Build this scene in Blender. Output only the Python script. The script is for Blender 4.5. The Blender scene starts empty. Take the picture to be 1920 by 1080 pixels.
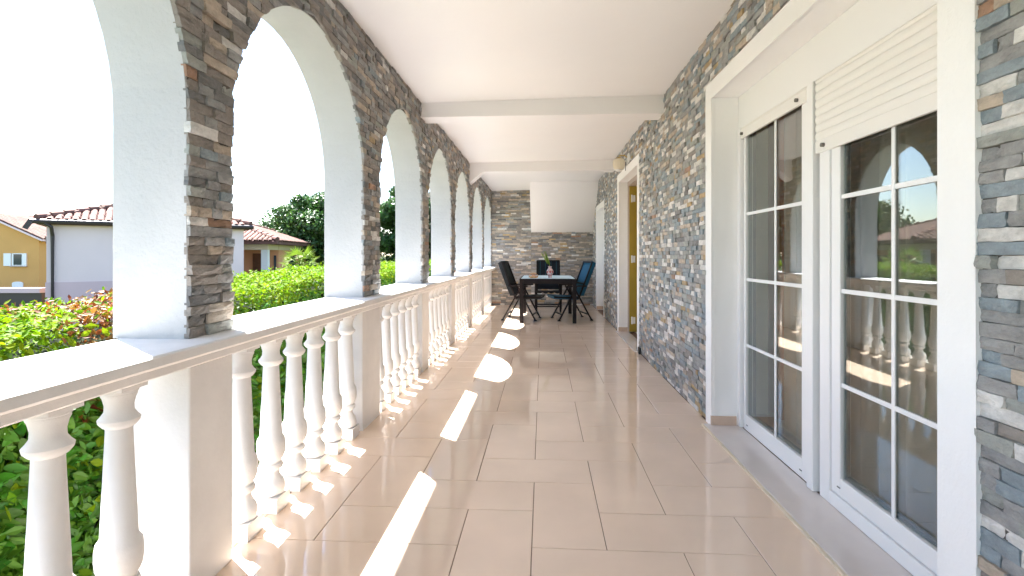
import bpy, math, random
import numpy as np
from mathutils import Vector, Matrix
R = math.radians
rnd = random.Random(7)
nr = np.random.default_rng(11)
scene = bpy.context.scene
COL = scene.collection

# ------------------------------------------------------------------ camera, world, sun, exposure
EYE = 1.177; YAW = 0.0593; FPX = 973.6; CX = 960.0; CY = 477.5
cam_d = bpy.data.cameras.new('camera'); cam = bpy.data.objects.new('camera', cam_d); COL.objects.link(cam)
cam.location = (0, 0, EYE); cam.rotation_euler = (R(90), 0, YAW)
cam_d.sensor_width = 36; cam_d.lens = 36 * FPX / 1920; cam_d.shift_y = -62.5 / 1920
cam_d.clip_start = 0.05; cam_d.clip_end = 2000
scene.camera = cam

SUN_DIR = Vector((0.48, -0.385, -1.0)).normalized()          # direction the light travels
elev = math.asin(-SUN_DIR.z); azim = math.atan2(-SUN_DIR.x, -SUN_DIR.y)   # compass angle of the sun from +Y towards +X
world = bpy.data.worlds.new('World'); scene.world = world; world.use_nodes = True
wn = world.node_tree; bg = wn.nodes['Background']
sky = wn.nodes.new('ShaderNodeTexSky'); sky.sky_type = 'NISHITA'; sky.sun_disc = False
sky.sun_elevation = elev; sky.sun_rotation = azim; sky.air_density = 1.0; sky.dust_density = 0.6; sky.ozone_density = 1.0
wn.links.new(sky.outputs[0], bg.inputs[0]); bg.inputs[1].default_value = 0.075
sun_d = bpy.data.lights.new('sun', 'SUN'); sun_d.energy = 5.0; sun_d.angle = R(0.5); sun_d.color = (1, 0.975, 0.945)
sun = bpy.data.objects.new('sun', sun_d); COL.objects.link(sun); sun.location = (-8, 6, 12)
sun.rotation_euler = SUN_DIR.to_track_quat('-Z', 'Y').to_euler()
vs = scene.view_settings; scene.display_settings.display_device = 'sRGB'
vs.view_transform = 'Standard'; vs.look = 'None'; vs.gamma = 1; vs.use_curve_mapping = False
vs.exposure = 2.95
cy = scene.cycles
cy.use_denoising = True
cy.max_bounces = 14; cy.diffuse_bounces = 8; cy.glossy_bounces = 5; cy.transparent_max_bounces = 16
cy.transmission_bounces = 6; cy.caustics_reflective = False; cy.caustics_refractive = False
cy.sample_clamp_indirect = 6.0

# ------------------------------------------------------------------ materials
def nodes(m):
    m.use_nodes = True
    nt = m.node_tree
    return nt, nt.nodes['Principled BSDF']

def mat(name, col, rough=0.6, spec=0.5, metal=0.0, bump=0.0, bscale=40.0, var=0.0, vscale=6.0, island=0.0, bdist=0.01,
        trans=0.0, coat=0.0, hue=0.0, stretch=None):
    m = bpy.data.materials.new(name); nt, b = nodes(m)
    N = nt.nodes; L = nt.links
    b.inputs['Base Color'].default_value = (*col, 1)
    b.inputs['Roughness'].default_value = rough
    b.inputs['Specular IOR Level'].default_value = spec
    b.inputs['Metallic'].default_value = metal
    if coat: b.inputs['Coat Weight'].default_value = coat; b.inputs['Coat Roughness'].default_value = 0.05
    tc = N.new('ShaderNodeTexCoord'); vec = tc.outputs['Object']
    geo = None
    if stretch or island:
        geo = N.new('ShaderNodeNewGeometry')
    if stretch:
        mp = N.new('ShaderNodeMapping'); mp.inputs['Scale'].default_value = stretch
        L.new(geo.outputs['Position'], mp.inputs['Vector']); vec = mp.outputs[0]
    fac = None
    if var:
        n = N.new('ShaderNodeTexNoise'); n.inputs['Scale'].default_value = vscale; n.inputs['Detail'].default_value = 5
        L.new(vec, n.inputs['Vector'])
        mr = N.new('ShaderNodeMapRange'); mr.inputs[1].default_value = 0.3; mr.inputs[2].default_value = 0.7
        mr.inputs[3].default_value = 1 - var; mr.inputs[4].default_value = 1 + var
        L.new(n.outputs['Fac'], mr.inputs[0]); fac = mr.outputs[0]
    if island:
        mr2 = N.new('ShaderNodeMapRange'); mr2.inputs[3].default_value = 1 - island; mr2.inputs[4].default_value = 1 + island
        L.new(geo.outputs['Random Per Island'], mr2.inputs[0])
        if fac is None: fac = mr2.outputs[0]
        else:
            mm = N.new('ShaderNodeMath'); mm.operation = 'MULTIPLY'; L.new(fac, mm.inputs[0]); L.new(mr2.outputs[0], mm.inputs[1]); fac = mm.outputs[0]
    if fac is not None:
        h = N.new('ShaderNodeHueSaturation'); h.inputs['Color'].default_value = (*col, 1)
        L.new(fac, h.inputs['Value'])
        if hue:
            wn_ = N.new('ShaderNodeTexWhiteNoise'); wn_.noise_dimensions = '1D'
            L.new(geo.outputs['Random Per Island'], wn_.inputs['W'])
            mr3 = N.new('ShaderNodeMapRange'); mr3.inputs[3].default_value = 0.5 - hue; mr3.inputs[4].default_value = 0.5 + hue
            L.new(wn_.outputs['Value'], mr3.inputs[0]); L.new(mr3.outputs[0], h.inputs['Hue'])
        L.new(h.outputs[0], b.inputs['Base Color'])
        colout = h.outputs[0]
    else: colout = None
    if bump:
        n2 = N.new('ShaderNodeTexNoise'); n2.inputs['Scale'].default_value = bscale; n2.inputs['Detail'].default_value = 6; n2.inputs['Roughness'].default_value = 0.6
        L.new(vec, n2.inputs['Vector'])
        bp = N.new('ShaderNodeBump'); bp.inputs['Strength'].default_value = bump; bp.inputs['Distance'].default_value = bdist
        L.new(n2.outputs['Fac'], bp.inputs['Height']); L.new(bp.outputs[0], b.inputs['Normal'])
    if trans:
        t = N.new('ShaderNodeBsdfTranslucent'); mx = N.new('ShaderNodeMixShader'); mx.inputs[0].default_value = trans
        if colout: L.new(colout, t.inputs['Color'])
        else: t.inputs['Color'].default_value = (*col, 1)
        out = N['Material Output']
        L.new(b.outputs[0], mx.inputs[1]); L.new(t.outputs[0], mx.inputs[2]); L.new(mx.outputs[0], out.inputs['Surface'])
    return m

M = {}
M['plaster'] = mat('white plaster', (0.86, 0.855, 0.85), 0.75, 0.3, bump=0.35, bscale=55, var=0.02, vscale=3, bdist=0.006)
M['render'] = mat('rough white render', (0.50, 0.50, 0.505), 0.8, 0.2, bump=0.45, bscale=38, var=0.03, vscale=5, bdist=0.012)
M['ceiling'] = mat('ceiling paint', (0.81, 0.79, 0.785), 0.42, 0.35, bump=0.2, bscale=2.5, var=0.015, vscale=1.5, bdist=0.02)
M['cast'] = mat('cast white concrete', (0.76, 0.755, 0.755), 0.6, 0.35, bump=0.3, bscale=60, var=0.05, vscale=7, bdist=0.004)
M['tile'] = mat('polished beige tile', (0.76, 0.595, 0.465), 0.05, 0.7, bump=0.025, bscale=3.0, var=0.06, vscale=2.2, island=0.05, bdist=0.01, stretch=(1, 1, 1))
M['grout'] = mat('brown grout', (0.20, 0.135, 0.10), 0.9, 0.1)
M['marble'] = mat('pale threshold marble', (0.66, 0.60, 0.565), 0.08, 0.5, var=0.06, vscale=4)
M['skirting'] = mat('beige skirting tile', (0.58, 0.43, 0.33), 0.15, 0.5, var=0.05, vscale=8)
M['mortar'] = mat('dark mortar', (0.12, 0.11, 0.10), 0.95, 0.1)
M['pvc'] = mat('white pvc', (0.85, 0.85, 0.85), 0.28, 0.5)
M['shutter'] = mat('cream shutter', (0.82, 0.80, 0.77), 0.35, 0.5)
M['black'] = mat('black rubber', (0.015, 0.016, 0.018), 0.5, 0.4)
M['gasket'] = mat('grey blue gasket', (0.05, 0.07, 0.085), 0.35, 0.5)
M['knob'] = mat('grey plastic', (0.12, 0.11, 0.10), 0.4, 0.5)
M['cream'] = mat('cream interior wall', (0.78, 0.70, 0.50), 0.8, 0.2)
M['room'] = mat('interior paint', (0.62, 0.50, 0.40), 0.85, 0.2)
M['wardrobe'] = mat('red brown wood', (0.34, 0.115, 0.055), 0.4, 0.4, var=0.3, vscale=5, stretch=(12, 12, 1))
M['mustard'] = mat('mustard door paint', (0.36, 0.25, 0.035), 0.5, 0.4, var=0.1, vscale=4)
M['jamb'] = mat('pinkish grey jamb', (0.42, 0.35, 0.32), 0.5, 0.4)
M['chair'] = mat('dark brown resin', (0.010, 0.007, 0.008), 0.6, 0.2)
M['aluminium'] = mat('dark anodised aluminium', (0.05, 0.045, 0.045), 0.35, 0.5, metal=0.6)
M['navy'] = mat('navy cushion cloth', (0.006, 0.010, 0.016), 0.8, 0.3, bump=0.3, bscale=300, bdist=0.002)
M['slate'] = mat('shaded cushion cloth', (0.012, 0.017, 0.021), 0.8, 0.3, bump=0.3, bscale=300, bdist=0.002)  # shaded copy of the cushion cloth, shade put into the colour
M['blue'] = mat('lit cushion cloth', (0.010, 0.085, 0.16), 0.75, 0.3, bump=0.3, bscale=300, bdist=0.002)  # sky-lit copy of the same cloth, light put into the colour
M['teal'] = mat('teal stripe cloth', (0.02, 0.10, 0.13), 0.8, 0.3)
M['table_top'] = mat('pale blue glass top', (0.66, 0.82, 0.88), 0.5, 0.4, var=0.06, vscale=9)
M['bark'] = mat('bark', (0.10, 0.075, 0.055), 0.9, 0.1, bump=0.6, bscale=20, var=0.25, vscale=8)
M['leaf'] = mat('hedge leaf', (0.058, 0.16, 0.011), 0.45, 0.35, island=0.45, hue=0.025, trans=0.3)
M['leaf_new'] = mat('fresh hedge leaf', (0.125, 0.215, 0.004), 0.6, 0.15, island=0.30, hue=0.03, trans=0.4)
M['leaf_red'] = mat('orange hedge leaf', (0.17, 0.065, 0.012), 0.5, 0.35, island=0.45, hue=0.03, trans=0.35)
M['hedge_shade'] = mat('hedge twigs', (0.018, 0.026, 0.008), 0.95, 0.1)  # near-black tone paints the shade inside the hedge
M['tree_leaf'] = mat('tree leaf', (0.045, 0.105, 0.022), 0.45, 0.35, island=0.5, hue=0.02, trans=0.25)
M['tree_leaf_dark'] = mat('conifer leaf', (0.022, 0.050, 0.016), 0.6, 0.25, island=0.4, trans=0.1)
M['palm'] = mat('palm leaf', (0.13, 0.20, 0.02), 0.5, 0.25, island=0.3, trans=0.25)
M['grass'] = mat('lawn', (0.045, 0.060, 0.020), 0.9, 0.1, bump=0.6, bscale=30, var=0.35, vscale=2)
M['wall_white'] = mat('lavender white wall', (0.76, 0.60, 0.61), 0.85, 0.2, bump=0.2, bscale=30, var=0.03, vscale=1)
M['wall_pink'] = mat('pink wall', (0.62, 0.45, 0.48), 0.85, 0.2, var=0.03, vscale=1)
M['wall_ochre'] = mat('ochre wall', (0.62, 0.34, 0.12), 0.85, 0.2, bump=0.2, bscale=30, var=0.05, vscale=1)
M['wall_peach'] = mat('peach wall', (0.72, 0.36, 0.21), 0.85, 0.2, var=0.04, vscale=1)
M['trim_cream'] = mat('cream trim', (0.72, 0.62, 0.48), 0.7, 0.2)
M['roof'] = mat('clay roof tile', (0.15, 0.080, 0.062), 0.8, 0.2, island=0.25, hue=0.012, var=0.15, vscale=5)
M['roof_dark'] = mat('weathered clay tile', (0.20, 0.10, 0.085), 0.85, 0.2, island=0.25, var=0.15, vscale=5)
M['gutter'] = mat('brown gutter', (0.045, 0.032, 0.032), 0.45, 0.4)
M['brick_red'] = mat('red chimney', (0.40, 0.075, 0.05), 0.85, 0.2, var=0.15, vscale=6)
M['wood'] = mat('brown door wood', (0.13, 0.045, 0.018), 0.5, 0.4, var=0.3, vscale=6)
M['dark_glass'] = mat('dark window glass', (0.03, 0.045, 0.06), 0.05, 0.6)
M['white_paint'] = mat('white paint', (0.80, 0.80, 0.80), 0.5, 0.4)
M['brass'] = mat('brass', (0.55, 0.38, 0.12), 0.3, 0.5, metal=0.9)
M['lamp_glass'] = mat('amber ribbed glass', (0.85, 0.79, 0.67), 0.2, 0.5, trans=0.4)
M['vase'] = mat('painted vase', (0.50, 0.36, 0.34), 0.25, 0.5, var=0.5, vscale=22)
M['vase_red'] = mat('red vase glaze', (0.42, 0.04, 0.05), 0.25, 0.5)
M['fern'] = mat('fern leaf', (0.26, 0.36, 0.035), 0.5, 0.4, island=0.3, trans=0.3)
M['bowl'] = mat('woven straw', (0.62, 0.38, 0.20), 0.7, 0.3, var=0.25, vscale=30)

def stone_mat(name, col, hue=0.004, isl=0.16):
    """split slate: mottled colour, fine cleft relief"""
    m = mat(name, col, 0.5, 0.5, bump=1.0, bscale=60, var=0.30, vscale=14, island=isl, hue=hue, bdist=0.008, stretch=(1, 1, 1.6))
    nt = m.node_tree
    for nd in nt.nodes:
        if nd.type == 'TEX_NOISE': nd.inputs['Detail'].default_value = 9; nd.inputs['Roughness'].default_value = 0.68
    return m
SM = [stone_mat('slate grey', (0.30, 0.297, 0.292)),          # 0
      stone_mat('slate blue grey', (0.25, 0.295, 0.325)),     # 1
      stone_mat('slate dark', (0.165, 0.162, 0.160)),          # 2
      stone_mat('slate taupe', (0.265, 0.235, 0.208)),         # 3
      stone_mat('sandstone tan', (0.46, 0.385, 0.305)),         # 4
      stone_mat('quartz white', (0.66, 0.64, 0.61), isl=0.12),  # 5
      stone_mat('stone ochre', (0.43, 0.31, 0.155), hue=0.006),  # 6
      stone_mat('stone rust', (0.35, 0.21, 0.135)),            # 7
      stone_mat('slate green grey', (0.32, 0.33, 0.305))]     # 8

def glass_mat():
    m = bpy.data.materials.new('window glass'); m.use_nodes = True; nt = m.node_tree; N = nt.nodes; L = nt.links
    for n in list(N): N.remove(n)
    out = N.new('ShaderNodeOutputMaterial'); mx = N.new('ShaderNodeMixShader')
    g = N.new('ShaderNodeBsdfGlossy'); g.inputs['Roughness'].default_value = 0.0; g.inputs['Color'].default_value = (0.97, 0.99, 1, 1)
    t = N.new('ShaderNodeBsdfTransparent'); t.inputs['Color'].default_value = (0.80, 0.83, 0.80, 1)
    lw = N.new('ShaderNodeLayerWeight'); lw.inputs['Blend'].default_value = 0.5
    p = N.new('ShaderNodeMath'); p.operation = 'POWER'; p.inputs[1].default_value = 4.0
    ma = N.new('ShaderNodeMath'); ma.operation = 'MULTIPLY_ADD'; ma.inputs[1].default_value = 0.85; ma.inputs[2].default_value = 0.085
    L.new(lw.outputs['Facing'], p.inputs[0]); L.new(p.outputs[0], ma.inputs[0]); L.new(ma.outputs[0], mx.inputs[0])
    L.new(t.outputs[0], mx.inputs[1]); L.new(g.outputs[0], mx.inputs[2]); L.new(mx.outputs[0], out.inputs[0])
    return m
M['glass'] = glass_mat()
def sheer_mat():
    m = bpy.data.materials.new('sheer curtain'); nt, b = nodes(m); N = nt.nodes; L = nt.links
    b.inputs['Base Color'].default_value = (0.70, 0.61, 0.54, 1); b.inputs['Roughness'].default_value = 0.9
    t = N.new('ShaderNodeBsdfTransparent'); mx = N.new('ShaderNodeMixShader'); mx.inputs[0].default_value = 0.45
    L.new(b.outputs[0], mx.inputs[1]); L.new(t.outputs[0], mx.inputs[2]); L.new(mx.outputs[0], N['Material Output'].inputs[0])
    return m
M['sheer'] = sheer_mat()
M['drape'] = mat('red brown drape cloth', (0.55, 0.20, 0.10), 0.9, 0.1)

# ------------------------------------------------------------------ mesh helpers
class MB:
    def __init__(s): s.v = []; s.f = []; s.m = []
    def add(s, vs, fs, mi=0):
        o = len(s.v); s.v += [tuple(p) for p in vs]; s.f += [tuple(i + o for i in f) for f in fs]; s.m += [mi] * len(fs)
    def box(s, a, b, mi=0):
        x0, y0, z0 = [min(p, q) for p, q in zip(a, b)]; x1, y1, z1 = [max(p, q) for p, q in zip(a, b)]
        s.add([(x0, y0, z0), (x1, y0, z0), (x1, y1, z0), (x0, y1, z0), (x0, y0, z1), (x1, y0, z1), (x1, y1, z1), (x0, y1, z1)],
              [(0, 3, 2, 1), (4, 5, 6, 7), (0, 1, 5, 4), (1, 2, 6, 5), (2, 3, 7, 6), (3, 0, 4, 7)], mi)
    def hexa(s, p, mi=0):     # p: 4 bottom, 4 top
        s.add(p, [(0, 3, 2, 1), (4, 5, 6, 7), (0, 1, 5, 4), (1, 2, 6, 5), (2, 3, 7, 6), (3, 0, 4, 7)], mi)
    def bar(s, p, q, w, h, up=(0, 0, 1), mi=0):
        p = Vector(p); q = Vector(q); d = (q - p).normalized(); sd = d.cross(Vector(up))
        if sd.length < 1e-4: sd = d.cross(Vector((1, 0, 0)))
        sd.normalize(); u = sd.cross(d)
        c = lambda o: [o - sd * w / 2 - u * h / 2, o + sd * w / 2 - u * h / 2, o + sd * w / 2 + u * h / 2, o - sd * w / 2 + u * h / 2]
        s.add(c(p) + c(q), [(0, 1, 2, 3), (7, 6, 5, 4), (0, 4, 5, 1), (1, 5, 6, 2), (2, 6, 7, 3), (3, 7, 4, 0)], mi)
    def tube(s, pts, rad, n=8, mi=0, cap=True):
        pts = [Vector(p) for p in pts]; rings = []
        for i, p in enumerate(pts):
            d = (pts[min(i + 1, len(pts) - 1)] - pts[max(i - 1, 0)]).normalized()
            a = d.cross(Vector((0, 0, 1)))
            if a.length < 1e-3: a = d.cross(Vector((1, 0, 0)))
            a.normalize(); b = d.cross(a); r = rad[i] if isinstance(rad, (list, tuple)) else rad
            rings.append([p + (a * math.cos(2 * math.pi * k / n) + b * math.sin(2 * math.pi * k / n)) * r for k in range(n)])
        v = [q for rg in rings for q in rg]; f = []
        for i in range(len(pts) - 1):
            for k in range(n):
                f.append((i * n + k, i * n + (k + 1) % n, (i + 1) * n + (k + 1) % n, (i + 1) * n + k))
        if cap: f += [tuple(range(n))[::-1], tuple((len(pts) - 1) * n + k for k in range(n))]
        s.add(v, f, mi)
    def lathe(s, prof, n=20, c=(0, 0, 0), mi=0):
        v = []; f = []
        for (r, z) in prof:
            for k in range(n):
                a = 2 * math.pi * k / n; v.append((c[0] + r * math.cos(a), c[1] + r * math.sin(a), c[2] + z))
        for i in range(len(prof) - 1):
            for k in range(n): f.append((i * n + k, i * n + (k + 1) % n, (i + 1) * n + (k + 1) % n, (i + 1) * n + k))
        f += [tuple(range(n))[::-1], tuple((len(prof) - 1) * n + k for k in range(n))]
        s.add(v, f, mi)

def link(name, me, mats, parent=None):
    o = bpy.data.objects.new(name, me); COL.objects.link(o)
    if parent: o.parent = parent
    return o

def build(name, mb, mats, parent=None, smooth=False, bevel=0, world=True, angle=35):
    """one mesh object; vertices are given in world space unless world=False; a parent's location is taken off"""
    if not isinstance(mats, (list, tuple)): mats = [mats]
    me = bpy.data.meshes.new(name)
    v = mb.v
    if parent is not None and world:
        off = total_loc(parent); v = [(p[0] - off.x, p[1] - off.y, p[2] - off.z) for p in v]
    me.from_pydata(v, [], mb.f)
    for m in mats: me.materials.append(m)
    if len(mats) > 1: me.polygons.foreach_set('material_index', mb.m)
    if smooth:
        me.polygons.foreach_set('use_smooth', [True] * len(me.polygons)); me.set_sharp_from_angle(angle=R(angle))
    me.update()
    o = link(name, me, mats, parent)
    if bevel:
        b = o.modifiers.new('bevel', 'BEVEL'); b.width = bevel; b.segments = 2; b.limit_method = 'ANGLE'
    return o

def total_loc(o):
    l = Vector(o.location)
    while o.parent: o = o.parent; l = l + Vector(o.location)
    return l

def thing(name, label, cat, loc=(0, 0, 0), rz=0, group=None):
    o = bpy.data.objects.new(name, None); COL.objects.link(o); o.location = loc; o.rotation_euler = (0, 0, rz)
    o.empty_display_size = 0.1
    o['label'] = label; o['category'] = cat
    if group: o['group'] = group
    return o
def struct(o): o['kind'] = 'structure'; return o
def stuff(o): o['kind'] = 'stuff'; return o

def P(px, py, depth):
    """point of the place seen at a photograph pixel, at a distance along the view axis"""
    a = (px - CX) / FPX; b = -(py - CY) / FPX; c, s = math.cos(YAW), math.sin(YAW)
    return Vector((depth * (-s + a * c), depth * (c + a * s), EYE + depth * b))
def C2W(x, y, z=0):
    c, s = math.cos(YAW), math.sin(YAW); return Vector((c * x - s * y, s * x + c * y, z))
def to_px(p):
    c, s = math.cos(YAW), math.sin(YAW); d = -s * p[0] + c * p[1]
    return CX + FPX * (c * p[0] + s * p[1]) / d, CY - FPX * (p[2] - EYE) / d, d

# ------------------------------------------------------------------ sizes of the terrace
Y0, Y1 = -2.4, 12.15
XL, XR = -1.20, 1.16          # stone faces
XLO = -1.475                  # outer face of the arcade
RAIL = 0.89; SPRING = 1.66; APEX = 2.42
ZL, ZR = 2.67, 2.715
PIERS = [(-1.55, -1.22), (0.02, 0.27), (1.70, 1.947), (3.43, 3.77), (5.125, 5.41), (6.79, 7.06), (8.50, 8.79), (10.32, 10.56), (12.10, 12.15)]
GROUND = -0.75

# ------------------------------------------------------------------ ground
g = MB(); g.add([(-400, -300, GROUND), (400, -300, GROUND), (400, 600, GROUND), (-400, 600, GROUND)], [(0, 1, 2, 3)])
struct(build('ground', g, M['grass']))

# ------------------------------------------------------------------ floor, one object per tile
fl = MB(); fl.box((-1.46, Y0, GROUND - 0.05), (1.40, Y1 + 0.3, -0.004))
floor = struct(build('floor', fl, M['grout']))
UX, UY, T = -0.0444, 2.0878, 0.30
tile_cache = {}
def tile_mesh(w, d):
    k = (round(w, 4), round(d, 4))
    if k not in tile_cache:
        b = 0.0012; h = 0.010
        me = bpy.data.meshes.new('tile')
        me.from_pydata([(0, 0, -h), (w, 0, -h), (w, d, -h), (0, d, -h), (0, 0, -b), (w, 0, -b), (w, d, -b), (0, d, -b), (b, b, 0), (w - b, b, 0), (w - b, d - b, 0), (b, d - b, 0)], [],
                       [(0, 1, 5, 4), (1, 2, 6, 5), (2, 3, 7, 6), (3, 0, 4, 7), (4, 5, 9, 8), (5, 6, 10, 9), (6, 7, 11, 10), (7, 4, 8, 11), (8, 9, 10, 11)])
        me.materials.append(M['tile']); tile_cache[k] = me
    return tile_cache[k]
G = 0.0016
for i in range(-5, 6):
    for j in range(-16, 36):
        r = (i - j) % 4
        if r == 0: w, d = 1, 2
        elif r == 1: w, d = 2, 1
        else: continue
        x0, x1 = UX + i * T, UX + (i + w) * T; y0, y1 = UY + j * T, UY + (j + d) * T
        x0, x1 = max(x0, -1.45), min(x1, 1.17); y0, y1 = max(y0, Y0 + 0.01), min(y1, Y1)
        if x1 - x0 < 0.02 or y1 - y0 < 0.02: continue
        o = link('tile', tile_mesh(x1 - x0 - 2 * G, y1 - y0 - 2 * G), None, floor)
        o.location = (x0 + G, y0 + G, rnd.uniform(-0.0004, 0.0004))

# ------------------------------------------------------------------ ceiling with beams and the underside of the stair
ce = MB()
ce.hexa([(XLO, Y0, ZL), (1.40, Y0, ZR), (1.40, Y1 + 0.3, ZR), (XLO, Y1 + 0.3, ZL), (XLO, Y0, 2.9), (1.40, Y0, 2.9), (1.40, Y1 + 0.3, 2.9), (XLO, Y1 + 0.3, 2.9)])
ceiling = struct(build('ceiling', ce, M['ceiling']))
b1 = MB(); b1.box((-1.215, 5.06, 2.532), (1.175, 5.31, 2.74))
build('beam', b1, M['ceiling'], ceiling, bevel=0.004)
b2 = MB()   # second beam with a haunch at the arcade end
ol = [(-1.215, 2.345), (-1.20, 2.345), (-0.985, 2.528), (1.175, 2.535), (1.175, 2.74), (-1.215, 2.74)]
n = len(ol); b2.add([(x, 8.42, z) for x, z in ol] + [(x, 8.66, z) for x, z in ol],
                    [tuple(range(n)), tuple(range(2 * n - 1, n - 1, -1))] + [(k, n + k, n + (k + 1) % n, (k + 1) % n) for k in range(n)])
build('beam', b2, M['ceiling'], ceiling, bevel=0.004)
so = MB()   # stair underside, falling towards the end wall
sl = [(10.85, 2.74), (10.85, 2.69), (Y1 + 0.02, 1.682), (Y1 + 0.02, 2.74)]
so.add([(-0.275, y, z) for y, z in sl] + [(1.175, y, z) for y, z in sl], [(0, 1, 2, 3), (7, 6, 5, 4)] + [(k, 4 + k, 4 + (k + 1) % 4, (k + 1) % 4) for k in range(4)])
build('stair_soffit', so, M['ceiling'], ceiling)
bs = MB(); bs.box((-1.90, Y0, 2.91), (1.6, 5.5, 3.05)); bs.box((-1.90, Y0, 2.80), (-1.49, 5.5, 2.909)); bs.box((-1.489, 5.51, 2.91), (1.6, Y1 + 0.5, 3.05))
struct(build('balcony_slab', bs, M['plaster']))

# ------------------------------------------------------------------ stone veneer
def visible(p):
    x, y, d = to_px(p) if True else 0
    return d > 0.2 and -30 < x < 1950 and -30 < y < 1110

def quad_stone(mb, axis, face, c, embed, proud, rg, fine, mi, sgn):
    """c: four corners (along, z) counter-clockwise; axis 'x' = wall at x=face; sgn = side the wall faces"""
    nx, nz = (5, 3) if fine else (1, 1)
    a00, a10, a11, a01 = c
    tw = [rg.uniform(-0.0025, 0.0025) for _ in range(4)]
    vs = []; fs = []
    for j in range(nz + 1):
        for i in range(nx + 1):
            u, v = i / nx, j / nz
            p = [(1 - u) * (1 - v) * a00[k] + u * (1 - v) * a10[k] + u * v * a11[k] + (1 - u) * v * a01[k] for k in (0, 1)]
            h = proud + (1 - u) * (1 - v) * tw[0] + u * (1 - v) * tw[1] + u * v * tw[2] + (1 - u) * v * tw[3]
            edge = i in (0, nx) or j in (0, nz)
            if fine:
                h += rg.uniform(-0.0022, 0.0022) - (0.0022 if edge else 0)
                p[0] += rg.uniform(-0.0015, 0.0015); p[1] += rg.uniform(-0.0011, 0.0011)
            else: h += rg.uniform(-0.0015, 0.0015)
            vs.append((p[0], p[1], h))
    W = nx + 1
    for j in range(nz):
        for i in range(nx): fs.append((j * W + i, j * W + i + 1, (j + 1) * W + i + 1, (j + 1) * W + i))
    ring = [i for i in range(W)] + [j * W + nx for j in range(1, nz + 1)] + [nz * W + i for i in range(nx - 1, -1, -1)] + [j * W for j in range(nz - 1, 0, -1)]
    o = len(vs)
    for r_ in ring: vs.append((vs[r_][0], vs[r_][1], -embed))
    k = len(ring)
    for q in range(k): fs.append((ring[q], o + q, o + (q + 1) % k, ring[(q + 1) % k]))
    if axis == 'x': vv = [(face + sgn * h, a, z) for a, z, h in vs]
    else: vv = [(a, face + sgn * h, z) for a, z, h in vs]
    if (axis == 'x' and sgn < 0) or (axis == 'y' and sgn > 0): fs = [f[::-1] for f in fs]
    mb.add(vv, fs, mi)

def veneer(th, axis, face, sgn, z0, z1, intervals, weights, seed, lens=(0.055, 0.20), rows=(0.031, 0.040)):
    """courses of split stone. intervals(za, zb) -> list of ((a_bottom, a_top), (b_bottom, b_top))"""
    rg = random.Random(seed); stones = []
    z = z0; prev = []
    while z < z1 - 0.012:
        h = min(rg.uniform(*rows), z1 - z)
        if z1 - z - h < 0.015: h = z1 - z
        for (s0, s1), (e0, e1) in intervals(z, z + h):
            sm, em = (s0 + s1) / 2, (e0 + e1) / 2
            if em - sm < 0.008: continue
            cuts = [sm]; p = sm
            while True:
                p += rg.uniform(*lens) * (0.6 if rg.random() < 0.25 else 1)
                if p > em - 0.05: break
                cuts.append(p)
            cuts.append(em)
            g_ = 0.0012
            for k in range(len(cuts) - 1):
                a, b = cuts[k], cuts[k + 1]
                l0 = s0 + rg.uniform(-.002, .003) if k == 0 else a + g_; l1 = s1 + rg.uniform(-.002, .003) if k == 0 else a + g_
                r0 = e0 + rg.uniform(-.003, .002) if k == len(cuts) - 2 else b - g_; r1 = e1 + rg.uniform(-.003, .002) if k == len(cuts) - 2 else b - g_
                zz = rg.uniform(-0.0015, 0.0015)
                c = [(l0, z + 0.0008 + zz * .4), (r0, z + 0.0008 - zz * .4), (r1, z + h - 0.0008 - zz * .4), (l1, z + h - 0.0008 + zz * .4)]
                cls = rg.choices(range(len(SM)), weights)[0]
                pr = rg.uniform(-0.005, 0.009) + (0.004 if rg.random() < 0.15 else 0)
                mid = ((a + b) / 2, z + h / 2)
                p3 = (face, mid[0], mid[1]) if axis == 'x' else (mid[0], face, mid[1])
                d = -math.sin(YAW) * p3[0] + math.cos(YAW) * p3[1]
                if d > 0.3 and visible(p3):
                    if axis == 'x': fs_ = abs(p3[0]) / d
                    else: fs_ = 1
                    score = (b - a) * fs_ * h / (d * d)
                else: score = 0
                stones.append((score, d, c, pr, cls))
        z += h
    order = sorted(range(len(stones)), key=lambda i: -stones[i][0])
    solo = set(i for i in order[:300] if stones[i][0] > 0)
    rest = MB(); off = th.location
    for i, (sc, d, c, pr, cls) in enumerate(stones):
        if i in solo:
            mb = MB(); quad_stone(mb, axis, face, c, 0.02, pr, rg, d < 4.5, 0, sgn)
            build('stone', mb, SM[cls], th)
        else:
            quad_stone(rest, axis, face, c, 0.02, pr, rg, False, cls, sgn)
    stuff(build('stone_courses', rest, SM, th))

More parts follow.
